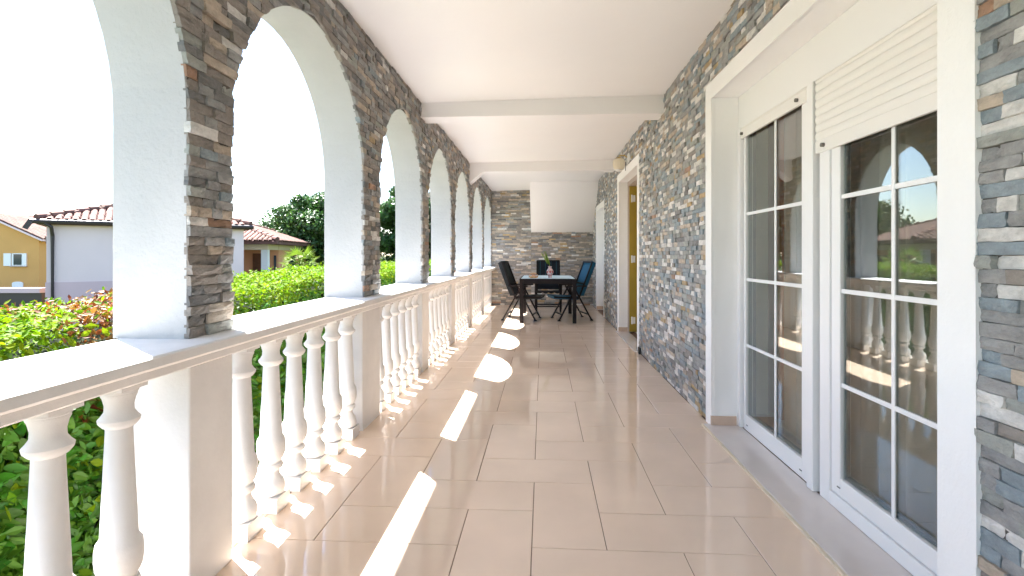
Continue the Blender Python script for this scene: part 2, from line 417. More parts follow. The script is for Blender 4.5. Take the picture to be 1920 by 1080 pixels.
# ------------------------------------------------------------------ arcade wall
arc = thing('arcade_wall', 'stone clad arcade of tall white edged arches standing on the balustrade', 'wall', (XLO, 6.0, RAIL))
def arch_half(k, z):
    c = (PIERS[k][1] + PIERS[k + 1][0]) / 2; w = (PIERS[k + 1][0] - PIERS[k][1]) / 2
    if z <= SPRING: return c, w
    t = (z - SPRING) / (APEX - SPRING)
    return c, (w * math.sqrt(1 - t * t) if t < 1 else 0.0)
NB = len(PIERS) - 1
def arcade_intervals(za, zb, inset=0.0):
    out = []
    top = zb > APEX + 0.0 and za >= APEX
    if za >= APEX - 1e-6: return [((-0.6, -0.6), (Y1, Y1))]
    for k in range(NB + 1):
        a = PIERS[k]
        if k == 0: lo = (a[0], a[0])
        else: c, w = arch_half(k - 1, za); c2, w2 = arch_half(k - 1, zb); lo = (c + w + inset, c2 + w2 + inset)
        if k == NB: hi = (a[1], a[1])
        else: c, w = arch_half(k, za); c2, w2 = arch_half(k, zb); hi = (c - w - inset, c2 - w2 - inset)
        if hi[0] < -0.6: continue
        out.append((lo, hi))
    return out
def arcade_outline_mesh(xi, xo, z_bot, z_top, steps=28, inset=0.0):
    """pier and spandrel solid between the planes x=xi (inner) and x=xo (outer)"""
    mb = MB()
    def quad_pair(p):   # p: (y,z) x4 ccw seen from inside -> both faces
        mb.add([(xi, y, z) for y, z in p], [(0, 1, 2, 3)]); mb.add([(xo, y, z) for y, z in p], [(3, 2, 1, 0)])
    for k in range(NB + 1):
        a, b = PIERS[k]; a += inset if k else 0; b -= inset if k < NB else 0
        quad_pair([(a, z_bot), (b, z_bot), (b, SPRING), (a, SPRING)]); quad_pair([(a, SPRING), (b, SPRING), (b, z_top), (a, z_top)])
        if k == 0: mb.add([(xi, a, z_bot), (xo, a, z_bot), (xo, a, z_top), (xi, a, z_top)], [(3, 2, 1, 0)])
        if k == NB: continue
        a1, b1 = b, PIERS[k + 1][0] + inset; c = (a1 + b1) / 2; w = (b1 - a1) / 2; rise = APEX - SPRING + inset
        pts = [(c - w * math.cos(math.pi * t / steps), SPRING + rise * math.sin(math.pi * t / steps)) for t in range(steps + 1)]
        for t in range(steps):
            quad_pair([pts[t], pts[t + 1], (pts[t + 1][0], z_top), (pts[t][0], z_top)])
        line = [(a1, z_bot)] + pts + [(b1, z_bot)]
        o = len(mb.v); vv = []
        for y, z in line: vv += [(xi, y, z), (xo, y, z)]
        mb.add(vv, [(2 * t, 2 * t + 1, 2 * t + 3, 2 * t + 2) for t in range(len(line) - 1)])
    return mb
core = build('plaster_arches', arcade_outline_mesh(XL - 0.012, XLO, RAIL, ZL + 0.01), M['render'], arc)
mo = arcade_outline_mesh(XL - 0.008, XL - 0.0118, RAIL + 0.002, ZL + 0.01, inset=0.006)
build('mortar_bed', mo, M['mortar'], arc)
#             grey blue dark taupe tan white ochre rust green
veneer(arc, 'x', XL, 1, RAIL + 0.001, ZL + 0.01, arcade_intervals, [28, 3, 14, 34, 12, 3, 1, .8, 4], 5)

# ------------------------------------------------------------------ balustrade
bal = thing('balustrade', 'white cast balustrade with turned balusters along the left edge of the terrace', 'balustrade', (-1.27, 6.0, 0))
ra = MB()
prof = [(-1.455, 0.815), (-1.13, 0.815), (-1.118, 0.822), (-1.112, 0.846), (-1.098, 0.853), (-1.092, 0.858), (-1.090, 0.884), (-1.096, 0.89), (-1.45, 0.89), (-1.455, 0.885)]
n = len(prof); ys = [Y0, Y1]
ra.add([(x, Y0, z) for x, z in prof] + [(x, Y1, z) for x, z in prof], [tuple(range(n)), tuple(range(2 * n - 1, n - 1, -1))] + [(k, n + k, n + (k + 1) % n, (k + 1) % n) for k in range(n)])
build('rail', ra, M['cast'], bal)
for a, b in PIERS[1:]:
    pm = MB(); pm.box((-1.44, a - (0.03 if abs(a - 3.43) < .01 else 0), -0.02), (XL, b, 0.8145)); build('pier', pm, M['cast'], bal, bevel=0.006)
BP = [(0.046, 0.068), (0.056, 0.074), (0.060, 0.088), (0.060, 0.112), (0.054, 0.132), (0.041, 0.150), (0.036, 0.163), (0.036, 0.178), (0.041, 0.184),
      (0.050, 0.190), (0.053, 0.200), (0.050, 0.211), (0.044, 0.215), (0.044, 0.222), (0.052, 0.232), (0.0590, 0.25), (0.0620, 0.278), (0.0615, 0.305), (0.0585, 0.324),
      (0.0480, 0.340), (0.0345, 0.655), (0.0350, 0.664), (0.042, 0.668), (0.052, 0.680), (0.054, 0.690), (0.047, 0.698), (0.038, 0.712), (0.037, 0.730), (0.042, 0.752), (0.046, 0.760), (0.046, 0.768), (0.049, 0.770), (0.049, 0.778)]
bm_ = MB(); bm_.lathe(BP, 24)
bm_.box((-0.060, -0.060, 0), (0.060, 0.060, 0.0685)); bm_.box((-0.050, -0.050, 0.7775), (0.050, 0.050, 0.8148))
BME = None
def put_baluster(y):
    global BME
    if BME is None:
        o = build('baluster', bm_, M['cast'], None, smooth=True, angle=38); BME = o.data; o.parent = bal
    else: o = link('baluster', BME, None, bal)
    o.location = Vector((-1.262, y, 0)) - bal.location; o.rotation_euler = (0, 0, 0)
BAYS = {0: [-1.1, -.88, -.66, -.44, -.22], 1: [0.36, 0.585, 0.81, 1.03, 1.255, 1.478], 2: [2.11, 2.345, 2.57, 2.80, 3.04, 3.28]}
for k in range(1, NB):
    if k in BAYS: ys = BAYS[k]
    else:
        a, b = PIERS[k][1], PIERS[k + 1][0]; s = (b - a) / 6; ys = [a + s * (q + 0.5) for q in range(6)]
    for y in ys: put_baluster(y)
tc = MB(); tc.box((-1.60, Y0, GROUND - 0.05), (-1.462, Y1, -0.02)); struct(build('terrace_edge', tc, M['plaster']))

# ------------------------------------------------------------------ house wall with door openings
hw = thing('house_wall', 'long house wall clad in split grey blue and cream stone along the right side', 'wall', (1.36, 6.0, 0))
OPEN = [(1.585, 3.63, 2.25), (6.43, 7.985, 2.28), (9.98, 11.22, 2.10)]
SUR = [(1.454, 3.746, 2.36), (6.31, 8.105, 2.392), (9.86, 11.345, 2.21)]
hc = MB(); XB0, XB1 = XR + 0.012, 1.36; p = Y0
for a, b, zt in OPEN:
    hc.box((XB0, p, -0.02), (XB1, a, 2.74)); hc.box((XB0, a, zt), (XB1, b, 2.74)); p = b
hc.box((XB0, p, -0.02), (XB1, Y1 + 0.3, 2.74))
build('wall_core', hc, M['plaster'], hw)
mm_ = MB(); p = Y0
for a, b, zt in SUR:
    mm_.box((XR + 0.008, p, 0.0), (XB0 - 0.0003, a + .02, 2.73)); mm_.box((XR + 0.008, a + .02, zt - .02), (XB0 - 0.0003, b - .02, 2.73)); p = b - .02
mm_.box((XR + 0.008, p, 0.0), (XB0 - 0.0003, Y1, 2.73))
build('mortar_bed', mm_, M['mortar'], hw)
def wall_intervals(za, zb):
    zc = (za + zb) / 2; out = []; p = -0.7
    for a, b, zt in SUR:
        if zc < zt:
            out.append(((p, p), (a + 0.004, a + 0.004))); p = b - 0.004
    out.append(((p, p), (Y1, Y1)))
    return out
veneer(hw, 'x', XR, -1, 0.003, 2.735, wall_intervals, [27, 21, 3, 7, 14, 18, 3, .8, 13], 8)
for a, b, zt in SUR:    # plaster bands round the openings, proud of the stone
    i = SUR.index((a, b, zt)); oa, ob, oz = OPEN[i]
    sm = MB(); x0, x1 = 1.151, XB0 - 0.001
    o_ = [(a, 0), (a, zt), (b, zt), (b, 0), (ob, 0), (ob, oz), (oa, oz), (oa, 0)]
    vs_ = [(x0, y, z) for y, z in o_] + [(x1, y, z) for y, z in o_]
    fr = [(0, 7, 6, 1), (1, 6, 5, 2), (2, 5, 4, 3)]
    sm.add(vs_, fr + [tuple(8 + q for q in f[::-1]) for f in fr] + [(k, 8 + k, 8 + (k + 1) % 8, (k + 1) % 8) for k in range(8)])
    build('door_surround', sm, M['plaster'], hw, bevel=0.004)
    sk = MB(); sk.box((1.150, ob - 0.008, 0.004), (1.318, ob + 0.01, 0.074)); build('skirting', sk, M['skirting'], hw)
gb = MB(); gb.box((1.134, 6.20, 0.0), (1.152, 6.30, 0.075)); build('skirting', gb, M['black'], hw)

# ------------------------------------------------------------------ end wall
ew = thing('end_wall', 'end wall of thin brown grey stone courses behind the dining table', 'wall', (0, Y1, 0))
ec = MB(); ec.box((-1.47, Y1 + 0.012, -0.02), (1.36, Y1 + 0.25, 2.74)); build('wall_core', ec, M['mortar'], ew)
veneer(ew, 'y', Y1, -1, 0.002, 2.70, lambda a, b: [((-1.199, -1.199), (-0.273, -0.273)), ((-0.271, -0.271), (1.16, 1.16))] if a < 1.75 else [((-1.199, -1.199), (-0.25, -0.25))],
       [18, 1, 12, 38, 22, 6, 4, 1.5, 3], 21, lens=(0.08, 0.26), rows=(0.030, 0.042))

# ------------------------------------------------------------------ sliding door set
sd = thing('glazed_door', 'white framed double glazed terrace door with two roller shutters part lowered', 'door', (1.345, 2.6, 0))
th = MB(); th.box((1.108, 1.44, -0.003), (1.345, 3.66, 0.012)); build('threshold', th, M['marble'], sd, bevel=0.004)
te = MB(); te.box((1.094, 1.44, -0.003), (1.1075, 3.66, 0.0105)); build('threshold_edge', te, M['trim_cream'], sd)
fx = MB(); fx.box((1.332, 1.586, 2.03), (1.36, 3.629, 2.249)); build('shutter_box', fx, M['pvc'], sd)
gp = MB(); gp.box((1.322, 2.634, 0.013), (1.37, 2.694, 2.029)); build('guide_post', gp, M['pvc'], sd, bevel=0.003)
gj = MB(); gj.box((1.325, 3.586, 0.013), (1.37, 3.629, 2.029)); build('guide_post', gj, M['pvc'], sd, bevel=0.003)
gj = MB(); gj.box((1.325, 1.586, 0.013), (1.37, 1.63, 2.029)); build('guide_post', gj, M['pvc'], sd, bevel=0.003)
bk = MB(); bk.box((1.3965, 3.555, 0.013), (1.42, 3.629, 2.2)); bk.box((1.3965, 2.58, 0.013), (1.42, 2.72, 2.2)); bk.box((1.372, 1.586, 0.013), (1.42, 1.64, 2.2)); build('gap_shade', bk, M['black'], sd)  # black strips behind the frame gaps, recess shade put into colour
def frame_ring(y0, y1, z0, z1, wy0, wy1, wz0, wz1, xa, xb):
    mb = MB()
    mb.box((xa, y0, z0), (xb, y0 + wy0, z1)); mb.box((xa, y1 - wy1, z0), (xb, y1, z1))
    mb.box((xa, y0 + wy0 + .0003, z0), (xb, y1 - wy1 - .0003, z0 + wz0)); mb.box((xa, y0 + wy0 + .0003, z1 - wz1), (xb, y1 - wy1 - .0003, z1))
    return mb
def leaf(y0, y1, z0, z1, gy0, gy1, gz0, gz1, muntin_y, mz, outer):
    lf = build('door_leaf', frame_ring(y0, y1, z0, z1, gy0 - y0, y1 - gy1, gz0 - z0, z1 - gz1, 1.345, 1.395), M['pvc'], sd, bevel=0.004)
    gl = MB(); gl.box((1.360, gy0 - .004, gz0 - .004), (1.364, gy1 + .004, gz1 + .004)); build('glass_pane', gl, M['glass'], lf)
    build('gasket', frame_ring(gy0, gy1, gz0, gz1, .014, .014, .016, .014, 1.3665, 1.384), M['gasket'], lf)
    mu = MB(); mu.box((1.352, muntin_y - .010, gz0), (1.3592, muntin_y + .010, gz1)); build('muntin', mu, M['pvc'], lf, bevel=0.0015)
    for z in mz:
        for ya, yb in ((gy0, muntin_y - .0103), (muntin_y + .0103, gy1)):
            mu = MB(); mu.box((1.3525, ya, z - .010), (1.3592, yb, z + .010)); build('muntin', mu, M['pvc'], lf, bevel=0.0015)
    for yy in (y0 + .1, y1 - .06):
        ds = MB(); ds.box((1.3435, yy - .011, z0 + 0.035), (1.347, yy + .011, z0 + 0.040)); build('drain_slot', ds, M['black'], lf)
    return lf
leaf(2.70, 3.570, 0.0135, 2.06, 2.79, 3.54, 0.115, 2.0, 3.115, (0.575, 1.012, 1.447), False)
of = frame_ring(1.632, 2.600, 0.014, 2.06, .03, .085, .062, .03, 1.338, 1.40); build('door_frame', of, M['pvc'], sd, bevel=0.003)
leaf(1.668, 2.510, 0.080, 2.02, 1.745, 2.44, 0.160, 1.95, 2.093, (0.585, 1.012, 1.44), True)
def shutter(y0, y1, zb, knobs):
    sh = MB(); sh.box((1.330, y0, zb), (1.346, y1, zb + 0.062)); r = build('roller_shutter', sh, M['shutter'], sd, bevel=0.003)
    z = zb + 0.0635
    while z < 2.028:
        zt = min(z + 0.0385, 2.0295); mb = MB(); st = 5; vs_ = []; fs_ = []
        for k in range(st + 1):
            t = k / st; zz = z + t * (zt - z); xx = 1.3345 - 0.0045 * math.sin(math.pi * t)
            vs_ += [(xx, y0, zz), (xx, y1, zz)]
        for k in range(st): fs_.append((2 * k + 1, 2 * k, 2 * k + 2, 2 * k + 3))
        o = len(vs_); vs_ += [(1.343, y0, z), (1.343, y1, z), (1.343, y0, zt), (1.343, y1, zt)]
        fs_ += [(o, o + 1, o + 3, o + 2), (o + 1, o, 0, 1), (2 * st, o + 2, o + 3, 2 * st + 1)]
        mb.add(vs_, fs_); build('slat', mb, M['shutter'], r, smooth=True, angle=50); z = zt + 0.0015
    for y in knobs:
        kb = MB(); kb.tube([(1.331, y, zb + .030), (1.316, y, zb + .030)], 0.010, 10); build('stopper', kb, M['knob'], r)
shutter(2.712, 3.582, 1.955, (2.80, 3.55)); shutter(1.636, 2.624, 1.668, (1.72, 2.545))

# rooms behind the doors
rm = MB()
rm.box((1.361, 0.4, -0.12), (4.6, 5.6, -0.005)); rm.box((1.361, 0.4, 2.6), (4.6, 5.6, 2.7)); rm.box((4.6, 0.4, -0.12), (4.7, 5.6, 2.7))
rm.box((1.361, 0.3, -0.12), (4.7, 0.399, 2.7)); rm.box((1.361, 5.601, -0.12), (4.7, 5.7, 2.7))
struct(build('living_room', rm, M['room']))
rv = MB(); rv.box((1.40, 3.68, 0.0), (1.55, 3.80, 2.4)); build('inner_reveal', rv, M['cream'], hw)
rs = MB(); rs.box((1.41, 3.66, 0.0), (1.54, 3.679, 0.075)); build('skirting', rs, M['skirting'], hw)
wd = thing('wardrobe', 'red brown wooden wardrobe seen dimly through the terrace door glass', 'wardrobe', (2.6, 5.2, 0))
w_ = MB(); w_.box((1.7, 4.9, 0), (3.6, 5.5, 2.15)); build('carcass', w_, M['wardrobe'], wd, bevel=0.005)
for y in range(3):
    w2 = MB(); w2.box((1.72 + y * .63, 4.875, .06), (2.335 + y * .63, 4.899, 2.1)); build('door_panel', w2, M['wardrobe'], wd, bevel=0.004)
def curtain(x, y0, y1, label, ph, cloth='sheer'):
    mb = MB(); n_ = 90; vs_ = []
    for k in range(n_ + 1):
        t = k / n_; y = y0 + t * (y1 - y0); xx = x + 0.030 * math.sin(t * (y1 - y0) * 38 + ph) + 0.012 * math.sin(t * 17 + ph * 2)
        vs_ += [(xx, y, 0.03), (xx * 1.0, y, 2.3)]
    mb.add(vs_, [(2 * k, 2 * k + 2, 2 * k + 3, 2 * k + 1) for k in range(n_)])
    o = build('curtain', mb, M[cloth], smooth=True, angle=180); o['label'] = label; o['category'] = 'curtain'
curtain(1.53, 1.62, 2.82, 'sheer curtain gathered behind the nearer glazed door leaf', 0.4)
curtain(1.66, 3.48, 4.05, 'red brown drape hanging beside the cream reveal inside the farther glazed leaf', 0.9, 'drape')
curtain(1.57, 3.02, 3.46, 'sheer curtain gathered behind the farther glazed door leaf', 1.7)

# ------------------------------------------------------------------ middle door, standing open
d2 = thing('wooden_door', 'mustard yellow door standing open in the white surround under the wall lamp', 'door', (1.36, 7.9, 0))
t2 = MB(); t2.box((1.108, 6.35, -0.003), (1.30, 8.02, 0.011)); build('threshold', t2, M['marble'], d2, bevel=0.003)
j2 = MB(); j2.box((1.285, 7.915, 0.012), (1.40, 7.984, 2.279)); j2.box((1.285, 6.431, 0.012), (1.40, 6.50, 2.279)); j2.box((1.285, 6.5003, 2.21), (1.40, 7.9147, 2.279)); build('door_frame', j2, M['jamb'], d2, bevel=0.003)
l2 = MB(); l2.box((1.405, 7.865, 0.02), (2.25, 7.905, 2.20)); build('door_leaf', l2, M['mustard'], d2, bevel=0.003)
e2 = MB(); e2.box((1.30, 7.893, 0.02), (1.404, 7.9145, 2.205)); build('door_stop', e2, M['mustard'], d2)
for z in (0.19, 1.11, 2.02):
    h2 = MB(); h2.tube([(1.335, 7.885, z - .055), (1.335, 7.885, z + .055)], 0.012, 10); h2.box((1.325, 7.889, z - .05), (1.385, 7.8925, z + .05)); build('hinge', h2, M['white_paint'], d2)
r2 = MB(); r2.box((1.361, 6.0, -0.12), (3.4, 8.4, -0.006)); r2.box((1.361, 6.0, 2.5), (3.4, 8.4, 2.6)); r2.box((3.4, 6.0, -.12), (3.5, 8.4, 2.6)); r2.box((1.361, 5.9, -.12), (3.5, 5.999, 2.6)); r2.box((1.361, 8.401, -.12), (3.5, 8.5, 2.6))
struct(build('hallway', r2, M['cream']))
# ------------------------------------------------------------------ far door
d3 = thing('white_door', 'closed white door deep in its reveal, the one nearest the end wall', 'door', (1.30, 10.6, 0))
l3 = MB(); l3.box((1.30, 9.99, 0.012), (1.345, 11.21, 2.09)); build('door_leaf', l3, M['white_paint'], d3, bevel=0.003)
for z0_, z1_ in ((0.15, 0.95), (1.1, 1.95)):
    pn = MB(); pn.box((1.292, 10.15, z0_), (1.2995, 11.05, z1_)); build('door_panel', pn, M['white_paint'], d3, bevel=0.003)
h3 = MB(); h3.tube([(1.299, 10.08, 1.02), (1.25, 10.08, 1.02), (1.245, 10.2, 1.02)], 0.009, 8); build('handle', h3, M['aluminium'], d3)

# ------------------------------------------------------------------ wall lamp
LY = 7.05; LZ = 2.395; LX = 1.02
wl = thing('wall_lamp', 'wall lamp with ribbed amber glass globe above the open mustard door', 'lamp', (1.155, LY, LZ))
pl = MB(); pl.lathe([(0.0, 0), (0.062, 0), (0.066, .006), (0.05, .020), (0.02, .028), (0, .028)], 20)
pl.v = [(1.156 - z, LY + x, LZ + .085 + y) for x, y, z in pl.v]; build('wall_plate', pl, M['white_paint'], wl, smooth=True)
ar = MB(); ar.tube([(1.135, LY, LZ + .085), (1.09, LY, LZ + .115), (LX, LY, LZ + .11), (LX, LY, LZ + .075)], 0.008, 8); build('arm', ar, M['brass'], wl, smooth=True)
sh = MB(); nn = 36; prof = [(0.028, .075), (0.055, .068), (0.076, .040), (0.078, 0.005), (0.074, -.030), (0.062, -.062), (0.046, -.075)]
vs_ = []
for r_, z in prof:
    for k in range(nn):
        a = 2 * math.pi * k / nn; rr = r_ * (1 + (0.045 if k % 2 else -0.045)); vs_.append((LX + rr * math.cos(a), LY + rr * math.sin(a), LZ + z))
sh.add(vs_, [(i * nn + k, i * nn + (k + 1) % nn, (i + 1) * nn + (k + 1) % nn, (i + 1) * nn + k) for i in range(len(prof) - 1) for k in range(nn)])
build('lamp_shade', sh, M['lamp_glass'], wl, smooth=True)
cp_ = MB(); cp_.lathe([(0.0, -.10), (0.03, -.098), (0.05, -.085), (0.047, -.0745), (0, -.0745)], 20, (LX, LY, LZ)); build('finial', cp_, M['white_paint'], wl, smooth=True)
ca_ = MB(); ca_.lathe([(0.0, .096), (0.018, .092), (0.034, .078), (0.03, .0755), (0, .0755)], 20, (LX, LY, LZ)); build('cap', ca_, M['brass'], wl, smooth=True)
pc = MB(); pc.tube([(1.10, LY - .05, LZ + .02), (1.10, LY - .05, LZ - .10)], 0.004, 6); build('pull_cord', pc, M['black'], wl)

# ------------------------------------------------------------------ dining table
TX0, TX1, TY0, TY1, TZ = -0.40, 0.575, 8.92, 10.46, 0.762
tb = thing('dining_table', 'square legged dark brown table with a pale blue top at the far end', 'table', ((TX0 + TX1) / 2, (TY0 + TY1) / 2, 0))
for x in (TX0, TX1 - .065):
    for y in (TY0, TY1 - .065):
        lg = MB(); lg.box((x, y, 0), (x + .065, y + .065, TZ - 0.0085)); build('leg', lg, M['chair'], tb, bevel=0.004)
ap = frame_ring(0, 1, 0, 1, .1, .1, .1, .1, 0, 1)
ap = MB()
ap.box((TX0 + .0655, TY0 + .004, TZ - .085), (TX1 - .0655, TY0 + .05, TZ - .009)); ap.box((TX0 + .0655, TY1 - .05, TZ - .085), (TX1 - .0655, TY1 - .004, TZ - .009))
ap.box((TX0 + .004, TY0 + .0655, TZ - .085), (TX0 + .05, TY1 - .0655, TZ - .009)); ap.box((TX1 - .05, TY0 + .0655, TZ - .085), (TX1 - .004, TY1 - .0655, TZ - .009))
build('apron', ap, M['chair'], tb, bevel=0.003)
tp = MB(); tp.box((TX0 + .02, TY0 + .02, TZ - .008), (TX1 - .02, TY1 - .02, TZ)); build('tabletop', tp, M['table_top'], tb, bevel=0.002)
te_ = MB()
te_.box((TX0, TY0, TZ - .0083), (TX1, TY0 + .0195, TZ + .001)); te_.box((TX0, TY1 - .0195, TZ - .0083), (TX1, TY1, TZ + .001))
te_.box((TX0, TY0 + .0198, TZ - .0083), (TX0 + .0195, TY1 - .0198, TZ + .001)); te_.box((TX1 - .0195, TY0 + .0198, TZ - .0083), (TX1, TY1 - .0198, TZ + .001))
build('edge_trim', te_, M['chair'], tb)

# ------------------------------------------------------------------ chairs (local: faces +x, width along y)
def pad(mb, profile, width, nseg, thick, mi=0, tuft=True):
    """quilted pad following a side profile [(x,z)], with soft channels across its width"""
    nw = nseg * 6; pr = [Vector((x, 0, z)) for x, z in profile]
    top = []; bot = []
    for i, p in enumerate(pr):
        d = (pr[min(i + 1, len(pr) - 1)] - pr[max(i - 1, 0)]).normalized(); nrm = Vector((d.z, 0, -d.x))
        e = min(i, len(pr) - 1 - i); te_ = (0.45 if e == 0 else 1.0)
        rt = []; rb = []
        for k in range(nw + 1):
            u = k / nw; ch = abs(math.sin(math.pi * u * nseg)) ** 0.55
            h = thick * te_ * (0.45 + 0.55 * ch)
            rt.append(p + nrm * h + Vector((0, (u - .5) * width, 0))); rb.append(p + Vector((0, (u - .5) * width, 0)))
        top.append(rt); bot.append(rb)
    W = nw + 1; vs_ = [q for r_ in top for q in r_] + [q for r_ in bot for q in r_]; o = len(pr) * W; fs_ = []
    for i in range(len(pr) - 1):
        for k in range(nw):
            a = i * W + k; fs_.append((a, a + 1, a + W + 1, a + W)); fs_.append((o + a, o + a + W, o + a + W + 1, o + a + 1))
    for i in range(len(pr) - 1):
        fs_ += [(i * W, (i + 1) * W, o + (i + 1) * W, o + i * W), (i * W + nw, o + i * W + nw, o + (i + 1) * W + nw, (i + 1) * W + nw)]
    for k in range(nw):
        fs_ += [(k, o + k, o + k + 1, k + 1), ((len(pr) - 1) * W + k, (len(pr) - 1) * W + k + 1, o + (len(pr) - 1) * W + k + 1, o + (len(pr) - 1) * W + k)]
    mb.add(vs_, fs_, mi)
def make_chair(label, cloth, loc, rz):
    t = thing('folding_chair', label, 'chair', loc, rz, 'padded folding chairs round the dining table')
    W = 0.27
    for s in (-1, 1):
        for (f0, f1) in ((-0.43, -0.10), (0.16, -0.16)):
            m = MB(); y = s * (W + (0.0 if f0 < 0 else -0.026)); m.bar((f0, y, 0.012), (f1, y, 0.605), 0.024, 0.038, (0, 1, 0)); o = build('leg', m, M['chair'], t, bevel=0.004, world=False)
            k = MB(); k.box((f0 - .026, y - .014, 0), (f0 + .026, y + .014, 0.024)); build('foot', k, M['black'], o, world=False)
        m = MB(); m.box((-0.33, s * W - .026, 0.607), (0.03, s * W + .026, 0.632)); build('armrest', m, M['chair'], t, bevel=0.008, world=False)
    bf = MB()
    for s in (-1, 1): bf.bar((-0.205, s * .236, 0.40), (-0.455, s * .236, 1.05), 0.024, 0.034, (0, 1, 0))
    bf.bar((-0.452, -.236, 1.043), (-0.452, .236, 1.043), 0.03, 0.03); bf.bar((-0.30, -.225, .66), (-0.30, .225, .66), 0.02, 0.02)
    build('back_frame', bf, M['chair'], t, bevel=0.004, world=False)
    sf = MB()
    for s in (-1, 1): sf.bar((-0.215, s * .236, 0.405), (0.25, s * .236, 0.425), 0.024, 0.03)
    sf.bar((0.24, -.224, .425), (0.24, .224, .425), 0.025, 0.028); sf.bar((-0.20, -.224, .405), (-0.20, .224, .405), 0.025, 0.028)
    build('seat_frame', sf, M['chair'], t, bevel=0.004, world=False)
    for f_, w_2 in ((-0.372, W - .013), (0.108, W - .04)):
        cb = MB(); cb.bar((f_, -w_2, .115), (f_, w_2, .115), 0.022, 0.022); build('stretcher', cb, M['chair'], t, world=False)
    bp_ = MB(); pad(bp_, [(-0.470, 1.062), (-0.462, 1.055), (-0.435, 0.98), (-0.385, 0.85), (-0.335, 0.72), (-0.285, 0.59), (-0.235, 0.47), (-0.228, .455)], 0.475, 4, 0.085)
    build('backrest', bp_, cloth, t, smooth=True, world=False, angle=70)
    sp = MB(); pad(sp, [(-0.215, 0.425), (-0.20, 0.424), (-.05, .430), (0.10, 0.438), (0.245, 0.446), (0.262, .44)], 0.475, 4, 0.055)
    build('seat', sp, cloth, t, smooth=True, world=False, angle=70)
    return t
make_chair('padded folding chair in shade-darkened charcoal on the balustrade side of the table', M['slate'], (-0.25, 9.45, 0), -0.16)
make_chair('padded folding chair in light-brightened blue on the house wall side of the table', M['blue'], (0.385, 9.48, 0), math.pi + 0.24)
c3 = make_chair('navy padded folding chair at the table end facing the camera', M['navy'], (0.115, 10.77, 0), -math.pi / 2)
for q in (-0.17, -0.06, 0.06, 0.17):   # stripes sewn on the navy back
    st_ = MB(); st_.bar((-0.405 + .006, q, 1.02), (-0.245 + .006, q, 0.60), 0.016, 0.006, (0, 1, 0)); 
    st_.v = [(x + 0.046, y, z + .018) for x, y, z in st_.v]; build('piping', st_, M['teal'], c3, world=False)

# ------------------------------------------------------------------ things on the table
VX, VY = 0.128, 9.3
va = MB(); va.lathe([(0.030, 0), (0.034, .004), (0.030, .02), (0.040, .05), (0.058, .085), (0.062, .11), (0.055, .14), (0.036, .165), (0.028, .178), (0.030, .195), (0.040, .208), (0.036, .208), (0.026, .19), (0.02, .17)], 20, (VX, VY, TZ), 0)
vz = thing('vase', 'small red and white painted vase standing on the table', 'vase', (VX, VY, TZ)); build('vase_body', va, M['vase'], vz, smooth=True)
vb = MB(); vb.lathe([(0.0395, .046), (0.0425, .052), (0.0425, .056), (0.041, .0562)], 20, (VX, VY, TZ)); build('band', vb, M['vase_red'], vz, smooth=True)
for k in range(8):
    a = k * math.pi / 4; rr = 0.0605; d_ = MB(); d_.lathe([(0.0, -.002), (0.013, -.001), (0.014, .001), (0, .002)], 10)
    ca, sa = math.cos(a), math.sin(a)
    d_.v = [(VX + ca * (rr + z) - sa * x, VY + sa * (rr + z) + ca * x, TZ + .108 + y * 1.5) for x, y, z in d_.v]; build('painted_flower', d_, M['vase_red'], vz)
fe = thing('fern_sprig', 'yellow green fern sprig leaning out of the painted vase', 'plant', (VX, VY, TZ + .17))
def leaf_batch(mb, pos, dirs, nrm, ln, wd, mi=0):
    for p, d, n_, l, w in zip(pos, dirs, nrm, ln, wd):
        s = d.cross(n_).normalized(); q = n_ * (-w * .18)
        mb.add([p, p + d * l * .4 + s * w * .5, p + d * l, p + d * l * .4 - s * w * .5, p + d * l * .45 + q], [(0, 1, 4), (1, 2, 4), (2, 3, 4), (3, 0, 4)], mi)
for st in range(6):
    th_ = rnd.uniform(2.5, 3.9); ln_ = rnd.uniform(.19, .30); out = rnd.uniform(.06, .20)
    pts = [Vector((VX + math.cos(th_) * out * t ** 1.4, VY + math.sin(th_) * out * t ** 1.4, TZ + .15 + .05 + ln_ * t)) for t in [0, .25, .5, .75, 1]]
    mb = MB(); mb.tube([(VX, VY, TZ + .12)] + pts, [.003, .003, .0025, .002, .002, .001], 5); fo = build('stem', mb, M['fern'], fe)
    mb = MB()
    for i in range(14):
        t = .2 + .8 * i / 13; a = pts[0].lerp(pts[-1], t); a.z = TZ + .2 + ln_ * t
        for s in (-1, 1):
            dv = Vector((math.cos(th_ + s * 1.2), math.sin(th_ + s * 1.2), .35)).normalized()
            leaf_batch(mb, [a], [dv], [Vector((0, 0, 1))], [.05 * (1.15 - t * .6)], [.022])
    build('frond', mb, M['fern'], fe)
bo = thing('straw_basket', 'small orange beige basket with a folded napkin on the table', 'basket', (-0.165, 9.2, TZ))
bb = MB(); bb.lathe([(0.05, 0), (0.075, .012), (0.088, .035), (0.084, .036), (0.07, .014), (0.0, .008)], 20, (-0.165, 9.2, TZ)); build('basket_bowl', bb, M['bowl'], bo, smooth=True)
bh = MB(); bh.tube([(-0.165 + .08 * math.cos(a), 9.2, TZ + .032 + .055 * math.sin(a)) for a in [math.pi * k / 10 for k in range(11)]], .006, 6); build('handle', bh, M['bowl'], bo, smooth=True)
bn = MB(); bn.lathe([(0.0, .010), (.05, .014), (.055, .03), (.03, .05), (0, .055)], 9, (-0.165, 9.2, TZ)); build('napkin', bn, M['wall_peach'], bo)

